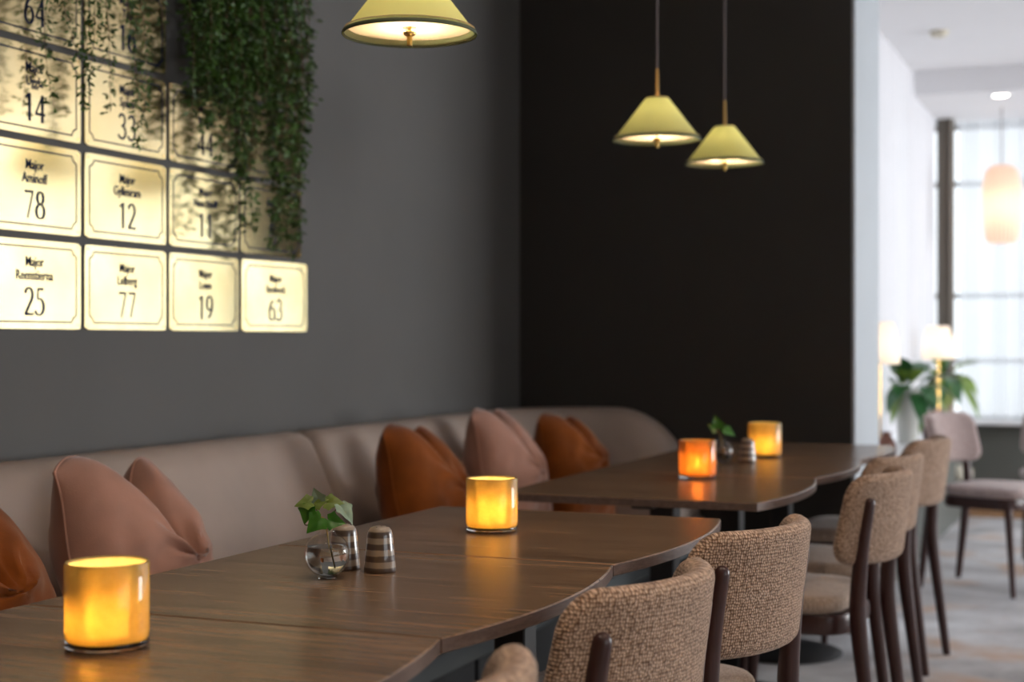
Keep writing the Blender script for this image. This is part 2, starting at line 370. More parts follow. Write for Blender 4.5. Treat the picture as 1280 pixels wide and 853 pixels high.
# ------------------------------------------------------------------ setting
XW, YB, XR, YF, XC, ZC = -2.44, 6.03, 5.0, 10.95, -1.02, 2.8
YR = -3.0
floor = struct(G().box(-2.7, 5.3, YR-.2, 11.3, -.1, 0).build('floor', 'carpet', smooth=False))
struct(G().box(-2.7, 5.3, YR-.2, 11.3, ZC, ZC+.1).build('ceiling', 'ceiling', smooth=False))
struct(G().box(XW-.15, XW, YR, YB, 0, ZC).build('wall_left', 'wall', smooth=False))
struct(G().box(XW-.15, XC-.012, YB, YB+.6, 0, ZC).build('wall_back', 'wall_back', smooth=False))
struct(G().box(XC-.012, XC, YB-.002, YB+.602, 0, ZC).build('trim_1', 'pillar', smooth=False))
struct(G().box(-2.7, 5.3, YR-.15, YR, 0, ZC).build('wall_rear', 'gold_wall', smooth=False))
# right-hand wall with two wide window openings
g = G(); g.box(XR, XR+.2, YR, 11, 0, .5).box(XR, XR+.2, YR, 11, 2.55, ZC)
for a, b in ((YR, -1.3), (2.7, 7.0), (10.8, 11)): g.box(XR, XR+.2, a, b, .5, 2.55)
struct(g.build('wall_right', 'white_wall', smooth=False))
# window wall behind the pillar: low wall, sill, header
struct(G().box(-1.75, -1.5, YB+.6, YF+.2, 0, .58).box(-1.5, -1.06, YB+.6, YF, 0, .56).build('wall_window_side', 'panel', smooth=False))
struct(G().box(-1.55, -1.02, YB+.6, YF, .565, .60, .004).build('trim_2', 'sill'))
struct(G().box(-1.75, XR, YF-.05, YF+.2, 0, .58).build('wall_far', 'panel', smooth=False))
struct(G().box(-1.06, XR, YF-.2, YF+.05, .58, .615, .004).build('trim_3', 'sill'))
struct(G().box(-1.75, -1.5, YB+.6, YF+.2, 2.75, ZC-.001).box(-1.5, XR, YF, YF+.2, 2.66, ZC-.001).build('wall_header', 'ceiling', smooth=False))
struct(G().box(-1.26, XR, 9.55, YF-.001, 2.655, ZC-.001).build('trim_4', 'ceiling', smooth=False))
struct(G().box(-1.04, XR, YF-.62, YF-.052, 0, .012).build('trim_5', 'oak', smooth=False))
struct(G().box(-1.04, XR, YF-.075, YF-.05, .012, .10, .004).build('baseboard_far', 'black'))

def window(name, x0, x1, z0, z1, n, place, rows=(.5,)):
    """a window lying in local x/z, built from frame, mullions and panes"""
    root = struct(mko(name, None)); place(root)
    f = G(); t = .035
    f.box(x0, x1, -.03, .03, z0, z0+t).box(x0, x1, -.03, .03, z1-t, z1).box(x0, x0+t, -.03, .03, z0+t, z1-t).box(x1-t, x1, -.03, .03, z0+t, z1-t)
    f.build('window_frame', 'frame', root, smooth=False)
    w = (x1-x0)/n
    for i in range(1, n): G().box(x0+i*w-t/2, x0+i*w+t/2, -.028, .028, z0+t, z1-t).build('mullion', 'frame', root, smooth=False)
    zs = [z0+t]+[z0+(z1-z0)*r for r in rows]+[z1-t]
    for r in rows:
        z = z0+(z1-z0)*r
        for i in range(n): G().box(x0+i*w+t/2, x0+(i+1)*w-t/2, -.02, .02, z-.018, z+.018).build('glazing_bar', 'frame', root, smooth=False)
    for i in range(n):
        for k in range(len(zs)-1):
            G().box(x0+i*w+t/2, x0+(i+1)*w-t/2, -.003, .003, zs[k]+.018, zs[k+1]-.018).build('pane', 'pane', root, smooth=False)
    return root
def pl1(o): o.location = (-1.64, 0, 0); o.rotation_euler = (0, 0, pi/2)
window('window_1', YB+.62, YF, .6, 2.75, 3, pl1, (.42, .80))
def pl2(o): o.location = (0, YF+.1, 0)
window('window_2', -1.5, XR, .6, 2.66, 7, pl2, (.2, .42, .80))
def pl3(o): o.location = (XR+.1, 0, 0); o.rotation_euler = (0, 0, pi/2)
window('window_3', -1.3, 2.7, .5, 2.55, 3, pl3)
window('window_4', 7.0, 10.8, .5, 2.55, 3, pl3)

# ------------------------------------------------------------------ curtains
def curtain(name, mat, p0, p1, z0, z1, amp, per, label, cat='curtain', group=None, seed=0, gather=0):
    p0 = Vector(p0); p1 = Vector(p1); d = (p1-p0); Ln = d.length; d.normalize(); nrm = Vector((-d.y, d.x))
    n = int(Ln/per*14); rings = []
    for k, z in enumerate([z0+(z1-z0)*i/6 for i in range(7)]):
        r = []
        for i in range(n+1):
            s = Ln*i/n
            ph = s/per*2*pi+1.6*noise.noise((s*1.7, seed, 0))*3+.25*noise.noise((s*3, z*1.2, seed))
            a = amp*(.6+.8*abs(noise.noise((s*1.3+5, seed, z*.3))))*(1-.25*k/6)
            q = p0+d*(s+.25*amp*sin(2*ph))+nrm*(a*sin(ph)); r.append((q.x, q.y, z))
        rings.append(r)
    g = G(); g.loft(rings, closed=False)
    o = g.build(name, mat, angle=180); tag(o, label, cat, group)
    return o
curtain('sheer_curtain', 'sheer', (-1.27, 6.7), (-1.27, 10.62), .615, 2.79, .030, .15, 'long white sheer curtain along the side window behind the grey pillar', seed=1)
curtain('sheer_curtain', 'sheer_far', (-1.12, 10.78), (1.05, 10.78), .63, 2.65, .042, .17, 'white sheer curtain across the far window above the dark low wall', seed=2)
curtain('drape', 'drape', (-1.245, 10.60), (-1.135, 10.60), .62, 2.65, .03, .05, 'narrow taupe drape hanging in the corner between the two sheer curtains', seed=3)

# ------------------------------------------------------------------ ceiling fittings
t = thing('ceiling_spot', 'small glowing recessed spotlight in the lowered ceiling edge', 'spotlight', (-.765, 9.72, 2.655))
G().lathe([(.065, 0), (.065, -.006), (.05, -.008), (.046, -.002)], 32, cap0=False, cap1=False).build('ring', 'sill', t)
G().lathe([(.001, -.006), (.03, -.010), (.047, -.004)], 32).build('lens', emit_mat('spot_lens', (1, .93, .82), 14), t)
t = thing('smoke_detector', 'tiny cream smoke detector on the white ceiling near the curtain top', 'detector', (-.97, 8.35, ZC))
G().lathe([(.05, 0), (.05, -.015), (.035, -.03), (.001, -.035)], 24, cap0=False).build('housing', 'detector', t)

DL = iter(['over the aisle beside the nearest chair', 'over the aisle beside the sharp chair', 'over the aisle beside the far table row', 'behind the camera side of the aisle', 'in the open room before the far window', 'over the front amber candle holder', 'over the ivy vase', 'over the orange candle holder'])
def downlight(x, y, power, col=(1, .82, .62)):  # downlights out of view, added to brighten the chairs, aisle and tables
    t = thing('fill_downlight', 'unseen added warm ceiling downlight '+next(DL), 'spotlight', (x, y, ZC), group='added downlights above the aisle and tables')
    G().lathe([(.06, 0), (.06, -.006), (.045, -.006)], 24, cap0=False, cap1=False).build('ring', 'sill', t)
    G().lathe([(.001, -.003), (.045, -.003)], 24).build('lens', MAT['bulb'], t)
    d = bpy.data.lights.new('fill_beam', 'SPOT'); d.energy = power; d.color = col; d.spot_size = radians(95); d.spot_blend = .8; d.shadow_soft_size = .06
    o = bpy.data.objects.new('fill_beam', d); COL.objects.link(o); o.parent = t; o.location = (0, 0, -.02)
for x, y, p in ((.35, .9, 60), (.35, 2.6, 60), (.2, 4.6, 30), (1.6, .2, 30), (1.8, 6.5, 30), (-.9, 1.2, 30), (-.9, 2.3, 30), (-.9, 3.6, 26)): downlight(x, y, p)

# ------------------------------------------------------------------ banquette
def bench(name, label, path, ends, seat_y, seed=0):
    """path: list of (x, y, nx, ny, zscale) along the wall, n points into the room"""
    root = thing(name, label, 'banquette', (XW+.45, seat_y[0], 0), group='banquette units along the charcoal wall')
    ox, oy = root.location.x, root.location.y
    prof = [(.335, .44), (.325, .48), (.27, .62), (.215, .74), (.175, .82), (.155, .855), (.125, .873), (.085, .878), (.05, .870), (.025, .85), (.02, .80), (.02, .44)]
    g = G(); rings = []
    n = len(path)
    cum = [0]
    for i in range(1, n): cum.append(cum[-1]+math.dist(path[i][:2], path[i-1][:2]))
    T = cum[-1]
    for i, (x, y, nx, ny, zs) in enumerate(path):
        q = 0
        if ends[0]: q = max(q, 1-cum[i]/.05)
        if ends[1]: q = max(q, 1-(T-cum[i])/.05)
        sh = 1-sqrt(max(0, 1-q*q)) if q > 0 else 0
        r = []
        for o, z in prof:
            zz = .44+(z-.44)*zs; zz = zz-sh*.05*(z-.44)/.43
            oo = .02+(o-.02)*(1-.28*sh)
            r.append((x+nx*oo-ox, y+ny*oo-oy, zz))
        rings.append(r)
    g.loft(rings, True, True)
    g.build('backrest', 'leather', root, angle=50)
    # seat cushion, upholstered front and plinth
    y0, y1 = seat_y[0]-oy, seat_y[1]-oy
    def sf(a, b, off): return (a, b, off)
    x0, x1 = XW+.02-ox, -1.60-ox
    s = slab((x1-x0)/2, (y1-y0)/2-.002, .03, .09, .03, lambda a, b, off: ((x0+x1)/2+a, (y0+y1)/2+b, .405+off), 64)
    s.build('seat', 'leather', root)
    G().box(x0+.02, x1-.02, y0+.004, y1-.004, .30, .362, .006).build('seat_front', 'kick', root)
    G().box(x0+.05, x1-.16, y0+.004, y1-.004, 0, .30, .004).build('plinth', 'black', root)
    return root
def straight(y0, y1, k=24):
    out = []
    for i in range(k+1):
        t = i/k; t = t*t*(3-2*t) if k > 8 else t
        out.append((XW, y0+(y1-y0)*t, 1, 0, 1))
    return out
bench('banquette_bench', 'taupe banquette unit left of the seam, behind the pale pink cushion', straight(.9, 4.015, 60), (1, 1), (.9, 4.015))
path = straight(4.03, 5.55, 40)
R = .47
for i in range(1, 13):
    a = (pi/2)*i/12
    path.append((XW+R-R*cos(a), 5.55+R*sin(a), cos(a), -sin(a), 1))
for i in range(1, 25):
    s = i/24; x = XW+R+s*.33
    zs = sqrt(max(0, 1-s*s))*.999+.001
    path.append((x, 5.55+R, 0, -1, max(.02, zs**.9)))
bench('banquette_bench', 'taupe banquette unit right of the seam, curving round into the dark corner', path, (1, 0), (4.03, 5.99))

# ------------------------------------------------------------------ tables
def make_table(idx_label, y0, y1, first=None):
    yc = (y0+y1)/2; hw = (y1-y0)/2-.0015
    t = thing('dining_table', idx_label, 'table', (-1.21, yc, 0), group='walnut tables in front of the banquette')
    xl, xr, sag = -.35, .345, .047
    Rr = (hw*hw+sag*sag)/(2*sag)
    out = [(xl, -hw), ]
    for i in range(25):
        y = -hw+2*hw*i/24; out.append((xr+sqrt(Rr*Rr-y*y)-(Rr-sag), y))
    out += [(xl, hw)]
    def inset(e):
        r = []
        for x, y in out:
            r.append((x-e if x > 0 else x+e, y*(1-e/hw)))
        return r
    zt, zb = .75, .7285
    g = G(); g.loft([[(x, y, zt-.0022) for x, y in out], [(x, y, zt) for x, y in inset(.0024)]], False, True)
    g.loft([[(x, y, zb+.001) for x, y in reversed(out)], [(x, y, zb) for x, y in reversed(inset(.001))]], False, True)
    g.build('tabletop', 'table', t, angle=20)
    G().loft([[(x, y, zb+.001) for x, y in out], [(x, y, zt-.0022) for x, y in out]]).build('edge_band', 'edge', t, angle=30)
    G().box(-.035, .035, -.035, .035, .025, .715, .004).build('column', 'black', t)
    G().box(-.22, .22, -.03, .03, .705, .728, .003).box(-.03, .03, -.22, .22, .705, .7279, .003).build('top_bracket', 'black', t)
    G().lathe([(.0, 0), (.215, 0), (.22, .004), (.22, .010), (.19, .018), (.05, .028), (.0, .028)], 48).build('base', 'black', t)
    return t
T1 = [(.37, 1.115), (1.117, 1.855), (1.857, 2.583), (2.585, 3.345)]
L1 = ['walnut dining table nearest the camera under the front amber candle holder\'s near side', 'walnut dining table carrying the large front amber candle holder',
      'walnut dining table carrying the glass vase with ivy', 'walnut dining table carrying the second amber candle holder, at the end of the near row']
L1[0] = 'walnut dining table at the near end of the row, cut by the frame'
for (a, b), l in zip(T1, L1): make_table(l, a, b)
T2 = [(3.70, 4.435), (4.437, 5.19), (5.192, 5.945)]
L2 = ['walnut dining table carrying the orange candle holder with visible flame', 'walnut dining table carrying the small far vase and yellow candle holder', 'walnut dining table at the far end against the black wall']
for (a, b), l in zip(T2, L2): make_table(l, a, b)

# ------------------------------------------------------------------ chairs
def make_chair(label, seatmat='weave_far', backmat='weave'):
    t = thing('dining_chair', label, 'chair', group='upholstered chairs along the tables')
    Rb, y0, hb, hl = .28, .053, .118, .250
    def fn(a, b, off):
        a = a*(1-.05*(b/hb)) ; ph = a/Rb; r = Rb-off
        lean = -.13*b
        return (r*sin(ph), y0-r*cos(ph)*1.0+lean, .690+b)
    g = slab(hl, hb, .060, .046, .021, fn, 128); g.build('backrest', backmat, t, angle=180)
    def fs(a, b, off):
        tp = 1-.10*(-(b)/.215)*-1 if False else 1+.08*(b/.215)
        return (a*tp, b+.078, .462+off)
    slab(.222, .198, .11, .045, .021, fs, 72, dome=.014).build('seat', seatmat, t, angle=180)
    fr = G()
    def ff(a, b, off): return (a*(1+.08*(b/.215)), b+.060, .412+off)
    slab(.200, .190, .09, .052, .006, ff, 48).build('seat_frame', 'legwood', t, angle=40)
    for s in (-1, 1):
        pts = [(.196, -.215, 0), (.192, -.190, .2), (.187, -.164, .42), (.186, -.164, .52), (.185, -.176, .64), (.184, -.192, .735)]
        rad = [.014, .018, .0225, .021, .0178, .0152]
        P = [Vector((s*x, y, z)) for x, y, z in pts]
        # refine with a smooth spline and a rounded tip
        Q = []; RR = []
        for i in range(len(P)-1):
            a0, a1, a2, a3 = P[max(i-1, 0)], P[i], P[i+1], P[min(i+2, len(P)-1)]
            for k in range(4):
                u = k/4; Q.append(.5*((2*a1)+(a2-a0)*u+(2*a0-5*a1+4*a2-a3)*u*u+(3*a1-3*a2+a3-a0)*u**3)); RR.append(rad[i]+(rad[i+1]-rad[i])*u)
        Q.append(P[-1]); RR.append(rad[-1]); dr = (P[-1]-P[-2]).normalized()
        for a in (30, 55, 75, 88):
            Q.append(P[-1]+dr*.0152*sin(radians(a))); RR.append(.0152*cos(radians(a))+.0002)
        G().tube(Q, RR, 14, flat=1.0, up=(0, 1, 0)).build('leg', 'legwood', t, angle=60)
        pts = [(.205, .243, 0), (.198, .228, .2), (.188, .212, .40)]
        G().tube([(s*x, y, z) for x, y, z in pts], [.012, .0155, .02], 12).build('leg', 'legwood', t, angle=60)
    return t
ch0 = make_chair('')
def place(o, label, x, y, rz, group='upholstered chairs along the tables'):
    o.location = (x, y, 0); o.rotation_euler = (0, 0, radians(rz)); o['label'] = label; o['group'] = group
spots = [('dining chair in the foreground showing only the tip of its beige back', -.845, 1.43, 86),
         ('beige boucle dining chair at the near tables, half cut by the frame', -.849, 2.189, 83),
         ('beige boucle dining chair in sharp focus, beside the corner of the near table row', -.837, 2.866, 79),
         ('beige dining chair with its sunlit seat showing, at the orange candle table', -.812, 4.135, 87),
         ('second beige dining chair at the far table row, between two like it', -.86, 4.744, 84),
         ('beige dining chair by the grey pillar, third at the far table row', -.87, 5.58, 86)]
for i, (lb, x, y, r) in enumerate(spots):
    o = ch0 if i == 0 else copy_tree(ch0)
    place(o, lb, x, y, r)
m1 = make_chair('', 'weave_mauve', 'weave_mauve')
place(m1, 'mauve dining chair standing side on beyond the row, back to the window sill', -.665, 7.40, -110, 'mauve chairs beyond the tables')
m2 = copy_tree(m1)
place(m2, 'mauve dining chair cut by the right edge of the frame, under the far window', -.32, 8.2, 5, 'mauve chairs beyond the tables')

# ------------------------------------------------------------------ cushions
def pillow(label, x, y, z, yaw, lean, mat, w=.25, h=.25, T=.115, chop=.17, u0=.08, ear=.03, seed=0, roll=0, pinch=.42, group='velvet cushions on the banquette'):
    n = 56; g = G(); grid = {}
    def f(a): return max(0, 1-abs(a)**2.6)**.55
    for s in (-1, 1):
        for i in range(n+1):
            for j in range(n+1):
                u = sin(pi/2*(2*i/n-1)); v = sin(pi/2*(2*j/n-1))
                edge = (i in (0, n)) or (j in (0, n))
                if s == 1 and edge: grid[(s, i, j)] = grid[(-1, i, j)]; continue
                px = w*u*(1-.07*(1-v*v)); pz = h*v*(1-.06*(1-u*u)); py = s*T*f(u)*f(v)
                gg = max(0, (v+.35)/1.35); gg = gg*gg*(3-2*gg)
                c = exp(-((u-u0)/pinch)**2)
                pz -= chop*c*gg
                py += s*.025*c*gg*(1-gg)*4*f(u)
                du = u-u0
                px -= .045*gg*gg*math.copysign(min(1, abs(du)/.3), du)
                if du > 0: py += ear*gg*gg*min(1, du/.4)
                else: py -= ear*.2*gg*gg*min(1, -du/.4)
                pz -= .05*gg*abs(u)**5
                # crease lines that fan out of the chop
                ang = math.atan2(v-.45, u-u0)
                cr = sin(ang*7+seed+2*noise.noise((u*2, v*2, seed)))*exp(-((u-u0)**2+(v-.35)**2)/.35)
                py += s*.012*cr*f(u)*f(v)
                wr = noise.noise((u*2.3+seed*3, v*2.3, s*2))*.016+noise.noise((u*5+seed*3, v*5, s*2))*.006
                py += wr*f(u)*f(v)
                grid[(s, i, j)] = len(g.v); g.v.append((px, py, pz))
    for s in (-1, 1):
        for i in range(n):
            for j in range(n):
                q = (grid[(s, i, j)], grid[(s, i+1, j)], grid[(s, i+1, j+1)], grid[(s, i, j+1)])
                g.f.append(q if s == -1 else q[::-1])
    t = thing('cushion', label, 'cushion', (x, y, z), radians(90+yaw), group)
    rot = (radians(-lean), radians(roll), 0)
    # lean about the bottom edge
    o = g.build('cover', mat, t, (0, 0, 0), None, angle=180)
    Rm = Matrix.Rotation(radians(-lean), 4, 'X') @ Matrix.Rotation(radians(roll), 4, 'Y') @ Matrix.Translation((0, 0, h*.96))
    o.data.transform(Rm)
    edge = [grid[(-1, i, 0)] for i in range(n+1)]+[grid[(-1, n, j)] for j in range(1, n+1)]+[grid[(-1, i, n)] for i in range(n-1, -1, -1)]+[grid[(-1, 0, j)] for j in range(n-1, 0, -1)]
    pts = [o.data.vertices[i].co.copy() for i in edge]; pts.append(pts[0])
    G().tube(pts, .0035, 6, caps=False).build('piping', mat, t, angle=180)
    return t
XS = XW+.47
pillow('rust velvet cushion cut by the left edge of the frame', -1.86, 2.14, .45, 10, 20, 'rust', w=.27, h=.255, chop=.20, u0=.0, seed=1)
pillow('pale pink velvet cushion with a deep chop, left of the frame beside the amber light', -1.94, 2.76, .45, 6, 18, 'pink', w=.27, h=.255, chop=.25, u0=.12, seed=2)
pillow('large rust velvet cushion leaning right of the banquette seam', -1.93, 4.18, .45, 4, 16, 'rust', w=.26, h=.25, chop=.21, u0=.10, seed=3)
pillow('pink velvet cushion between the two rust ones', -1.95, 4.86, .45, 4, 15, 'pink', w=.26, h=.26, chop=.22, u0=.05, seed=4)
pillow('small looking rust cushion farthest along the banquette, near the dark corner', -1.93, 5.45, .45, -8, 16, 'rust', w=.23, h=.235, chop=.16, u0=.1, seed=5)

# ------------------------------------------------------------------ candle holders
def holder(label, x, y, mat, power, fcol, r=.0545, h=.112, wick=(0, 0)):
    t = thing('candle_holder', label, 'candle holder', (x, y, .75), group='coloured glass candle holders')
    bt = .010
    G().lathe([(.0, bt+.0005), (r-.003, bt+.0005), (r-.001, bt+.004), (r, bt+.012), (r, h-.002), (r-.0015, h), (r-.004, h-.001), (r-.0045, h-.004), (r-.0045, bt+.010), (r-.008, bt+.006), (0, bt+.005)], 64, cap0=False, cap1=False).build('glass_cup', mat, t, angle=60)
    G().lathe([(0, 0), (r-.006, 0), (r-.002, .002), (r, .006), (r-.001, bt), (0, bt)], 64).build('glass_foot', 'glass', t, angle=60)
    wx, wy = wick
    G().lathe([(0, bt+.006), (.0185, bt+.006), (.019, bt+.020), (.017, bt+.021), (0, bt+.0205)], 24, c=(wx, wy, 0)).build('tealight', 'wax', t)
    G().lathe([(.001, 0), (.0045, .004), (.006, .009), (.0045, .016), (.002, .023), (.0003, .028)], 14, c=(wx, wy, bt+.024)).build('flame', 'flame', t)
    d = bpy.data.lights.new('candle_light', 'POINT'); d.energy = power; d.color = fcol; d.shadow_soft_size = .012
    o = bpy.data.objects.new('candle_light', d); COL.objects.link(o); o.parent = t; o.location = (wx, wy, bt+.036)
    return t
FC = (1, .80, .50)
holder('large amber glass candle holder glowing at the front left table', -1.245, 1.638, 'amber', 3.6, FC, wick=(-.018, -.012))
holder('amber glass candle holder on the last table of the near row', -1.255, 2.945, 'amber', 3.6, FC)
holder('orange red glass candle holder with visible flame on the far row', -1.182, 4.30, 'orange', 1.5, FC)
holder('yellow amber glass candle holder against the dark wall, farthest of all', -1.185, 5.18, 'amber', 3.0, FC, r=.057, h=.118)

# ------------------------------------------------------------------ vases, shakers, ivy
def vase(label, x, y):
    t = thing('bud_vase', label, 'vase', (x, y, .75), group='round glass bud vases')
    R = .0385; zc = .040
    outer = []
    for a in range(-80, 66, 7): outer.append((R*cos(radians(a)), zc+R*sin(radians(a))))
    outer += [(.0135, .0775), (.0132, .081), (.0150, .0855)]
    inner = [(.0138, .0858), (.0118, .081), (.0120, .0775)]
    for a in range(62, -81, -7): inner.append(((R-.0016)*cos(radians(a)), zc+(R-.0016)*sin(radians(a))+.0004))
    G().lathe([(0, .0018)]+outer+inner[:1], 56, cap0=False, cap1=False).build('glass_bulb', 'thin', t, angle=70)
    G().lathe([(0, 0), (.016, 0), (.0165, .002), (.010, .0035), (0, .004)], 40).build('glass_foot', 'glass', t)
    w = [(0, .0042)]
    for a in range(-76, 25, 7): w.append(((R-.0022)*cos(radians(a)), zc+(R-.0022)*sin(radians(a))))
    w.append((0, w[-1][1]))
    G().lathe(w, 48, cap0=False, cap1=False).build('water', glass_mat('water', (.96, .97, .96), 0, 1.33) if 'water' not in bpy.data.materials else bpy.data.materials['water'], t, angle=50)
    return t
vase('round clear glass bud vase holding ivy on the near tables', -1.263, 2.255)
vase('small blurred glass bud vase beside the orange candle holder', -1.245, 4.82)

def shaker(label, x, y):
    t = thing('shaker', label, 'shaker', (x, y, .75), group='striped salt and pepper shakers')
    G().lathe([(0, 0), (.0270, 0), (.0282, .0015), (.0280, .006), (.0222, .064), (.0215, .0665)], 48, cap1=False).build('body', 'stripe', t, angle=50)
    G().lathe([(.0217, .0660), (.0205, .071), (.0165, .0762), (.010, .0792), (0, .0802)], 40, cap0=False).build('cap', 'stripe', t, angle=60)
    hs = G()
    for k in range(8):
        a = 2*pi*k/8; rr = .009 if k % 2 else .013
        z = .0798 if k % 2 else .0780
        hs.lathe([(.0012, 0), (.0012, .0006), (0, .0006)], 8, c=(rr*cos(a), rr*sin(a), z))
    hs.build('holes', 'black', t)['kind'] = 'stuff'
    return t
shaker('striped brown shaker standing clear on the right of the ivy vase', -1.213, 2.352)
shaker('striped brown shaker half hidden behind the ivy vase', -1.283, 2.352)
shaker('blurred striped shaker on the far row between vase and yellow candle holder', -1.185, 4.93)

IVY = [(0, .02), (.14, -.10), (.36, -.14), (.43, .04), (.60, .22), (.42, .38), (.27, .60), (0, 1.0), (-.27, .60), (-.42, .38), (-.60, .22), (-.43, .04), (-.36, -.14), (-.14, -.10)]
def leafmesh(name, mat, size, curl, shape=IVY):
    g = G(); pts = []
    # boundary refined and two inner rings so that the blade can bend and fold along the midrib
    B = []
    for i in range(len(shape)):
        a, b = shape[i], shape[(i+1) % len(shape)]
        for k in range(3): B.append((a[0]+(b[0]-a[0])*k/3, a[1]+(b[1]-a[1])*k/3))
    c = (0, .25)
    rings = []
    for s in (1, .66, .33, .02):
        r = []
        for x, y in B:
            px, py = c[0]+(x-c[0])*s, c[1]+(y-c[1])*s
            z = .22*abs(px)-curl*(px*px*.6+(py-.2)**2)*.7+.03*sin(px*9)*cos(py*7)
            r.append((px*size, py*size, z*size))
        rings.append(r)
    g.loft(rings, False, True)
    return g.mesh(name, mat, angle=180)
def ivy_sprig(label, base, leaves, tip_stems, lean=(0, 0)):
    t = thing('ivy_sprig', label, 'ivy', base, group='ivy sprigs in the bud vases')
    for pts in tip_stems:
        Q = []
        P = [Vector(p) for p in pts]
        for i in range(len(P)-1):
            a0, a1, a2, a3 = P[max(i-1, 0)], P[i], P[i+1], P[min(i+2, len(P)-1)]
            for k in range(5):
                u = k/5; Q.append(.5*((2*a1)+(a2-a0)*u+(2*a0-5*a1+4*a2-a3)*u*u+(3*a1-3*a2+a3-a0)*u**3))
        Q.append(P[-1])
        G().tube(Q, .0010, 8).build('stem', 'stemy' if pts is tip_stems[0] else 'stem', t)
    for (p, size, mat, d, up, curl) in leaves:
        o = mko('leaf', leafmesh('leaf', mat, size, curl), t)
        yv = Vector(d).normalized(); zv = Vector(up); zv = (zv-yv*zv.dot(yv)).normalized(); xv = yv.cross(zv)
        o.matrix_local = Matrix(((xv.x, yv.x, zv.x, p[0]), (xv.y, yv.y, zv.y, p[1]), (xv.z, yv.z, zv.z, p[2]), (0, 0, 0, 1)))
# camera-facing directions at the vase: right = (.925,.38,0), towards camera = (.38,-.925,0)
def cam3(r, u, f): return (r*.925+f*.38, r*.3795-f*.925, u)
lv = []
def LF(r, u, f, size, mat, dr, du, df, nr, nu, nf, curl=.3): lv.append((cam3(r, u, f), size, mat, cam3(dr, du, df), cam3(nr, nu, nf), curl))
LF(-.008, .103, .012, .036, 'leaf', -.75, -.75, .25, 0, .35, 1)        # front big
LF(.004, .098, .014, .030, 'leaf', .95, -.10, .2, 0, .45, 1)           # front right lobe
LF(-.030, .120, .006, .030, 'leaf', -.30, -1, .2, -.2, .3, 1)
LF(-.026, .128, .002, .030, 'leaf2', -1, -.15, .1, 0, .7, .7)
LF(-.022, .124, -.004, .026, 'leaf2', .9, .35, 0, .2, .6, .8)
LF(-.014, .128, -.006, .026, 'leaf3', -.4, .9, 0, -.2, .2, 1)
LF(-.002, .126, -.004, .032, 'leaf2', .95, .05, .1, 0, .7, .7)
LF(.022, .122, .0, .040, 'leaf3', .62, -.78, .2, .75, .55, .5, .2)
stems = [[cam3(.010, .022, 0), cam3(.004, .05, .001), cam3(0, .078, .002), cam3(-.004, .100, .008), cam3(-.008, .104, .011)],
         [cam3(-.002, .082, 0), cam3(-.012, .100, -.002), cam3(-.022, .124, -.003)],
         [cam3(.001, .082, 0), cam3(.008, .098, .002), cam3(.014, .114, .002), cam3(.022, .121, 0)],
         [cam3(-.003, .083, 0), cam3(-.020, .092, .004), cam3(-.036, .090, .006), cam3(-.038, .104, .004), cam3(-.031, .119, .005)]]
ivy_sprig('ivy sprig with broad green leaves standing in the near glass vase', (-1.263, 2.255, .75), lv, stems)
lv = []
LF(-.012, .115, 0, .046, 'leaf', -.2, .9, .2, 0, .3, 1)
LF(-.016, .112, 0, .034, 'leaf2', -.9, .6, .2, 0, .5, 1)
LF(.010, .112, 0, .042, 'leaf', .9, -.45, .2, .3, .6, .6)
ivy_sprig('small blurred ivy sprig in the far glass vase', (-1.245, 4.82, .75), lv,
          [[cam3(.008, .022, 0), cam3(0, .08, 0), cam3(-.012, .115, 0)], [cam3(.002, .08, 0), cam3(.006, .10, 0), cam3(.012, .113, 0)]])

# ------------------------------------------------------------------ pendants
def pendant(label, x, y, zr=1.743, r=.130):
    t = thing('pendant_lamp', label, 'pendant lamp', (x, y, zr), group='conical pendant lamps over the tables')
    h = .125 if r < .2 else .13; rt = .034
    G().lathe([(r, 0), (rt, h)], 72, cap0=False, cap1=False).build('lamp_shade', 'shade_out', t, angle=180)
    G().lathe([(r-.003, .002), (rt-.003, h-.002)], 72, cap0=False, cap1=False).build('lining', 'shade_in', t, angle=180)
    G().lathe([(r+.0008, -.001), (r+.0012, .001), (r-.001, .006), (r-.0035, .006), (r-.003, -.001)], 72, cap0=False, cap1=False).build('rim_trim', 'trimdark', t, angle=180)
    G().lathe([(r-.004, .012), (.014, .013)], 64, cap0=False, cap1=False).build('diffuser', shade_mat('pendant_diffuser', (.60, .48, .34), (.50, .40, .27), .6) if 'pendant_diffuser' not in bpy.data.materials else bpy.data.materials['pendant_diffuser'], t, angle=180)
    G().lathe([(0, -.022), (.0055, -.022), (.0055, -.004), (.012, .000), (.013, .004), (.004, .008), (.004, .03), (0, .03)], 24).build('finial', 'brassrod', t)
    G().lathe([(0, h-.004), (rt, h-.004), (rt, h+.001), (.010, h+.006), (.006, h+.012), (.0045, h+.085), (.003, h+.088), (0, h+.088)], 32).build('cap', 'brassrod', t)
    G().tube([(0, 0, h+.086), (.001, 0, h+.4), (-.001, .001, h+.7), (0, 0, ZC-zr-.02)], .0028, 8).build('cord', 'cord', t)
    G().lathe([(0, -.025), (.045, -.025), (.05, 0), (0, 0)], 32, c=(0, 0, ZC-zr)).build('ceiling_rose', 'brassrod', t)
    G().lathe([(0, .035), (.016, .045), (.022, .062), (.016, .080), (.008, .09), (0, .09)], 24).build('bulb', MAT['bulb'], t)
    d = bpy.data.lights.new('pendant_light', 'POINT'); d.energy = 27; d.color = (1, .88, .66); d.shadow_soft_size = .024
    o = bpy.data.objects.new('pendant_light', d); COL.objects.link(o); o.parent = t; o.location = (0, 0, .058)
    return t
pendant('pale yellow conical pendant lamp at the top of the frame, nearest of three', -1.300, 2.645)
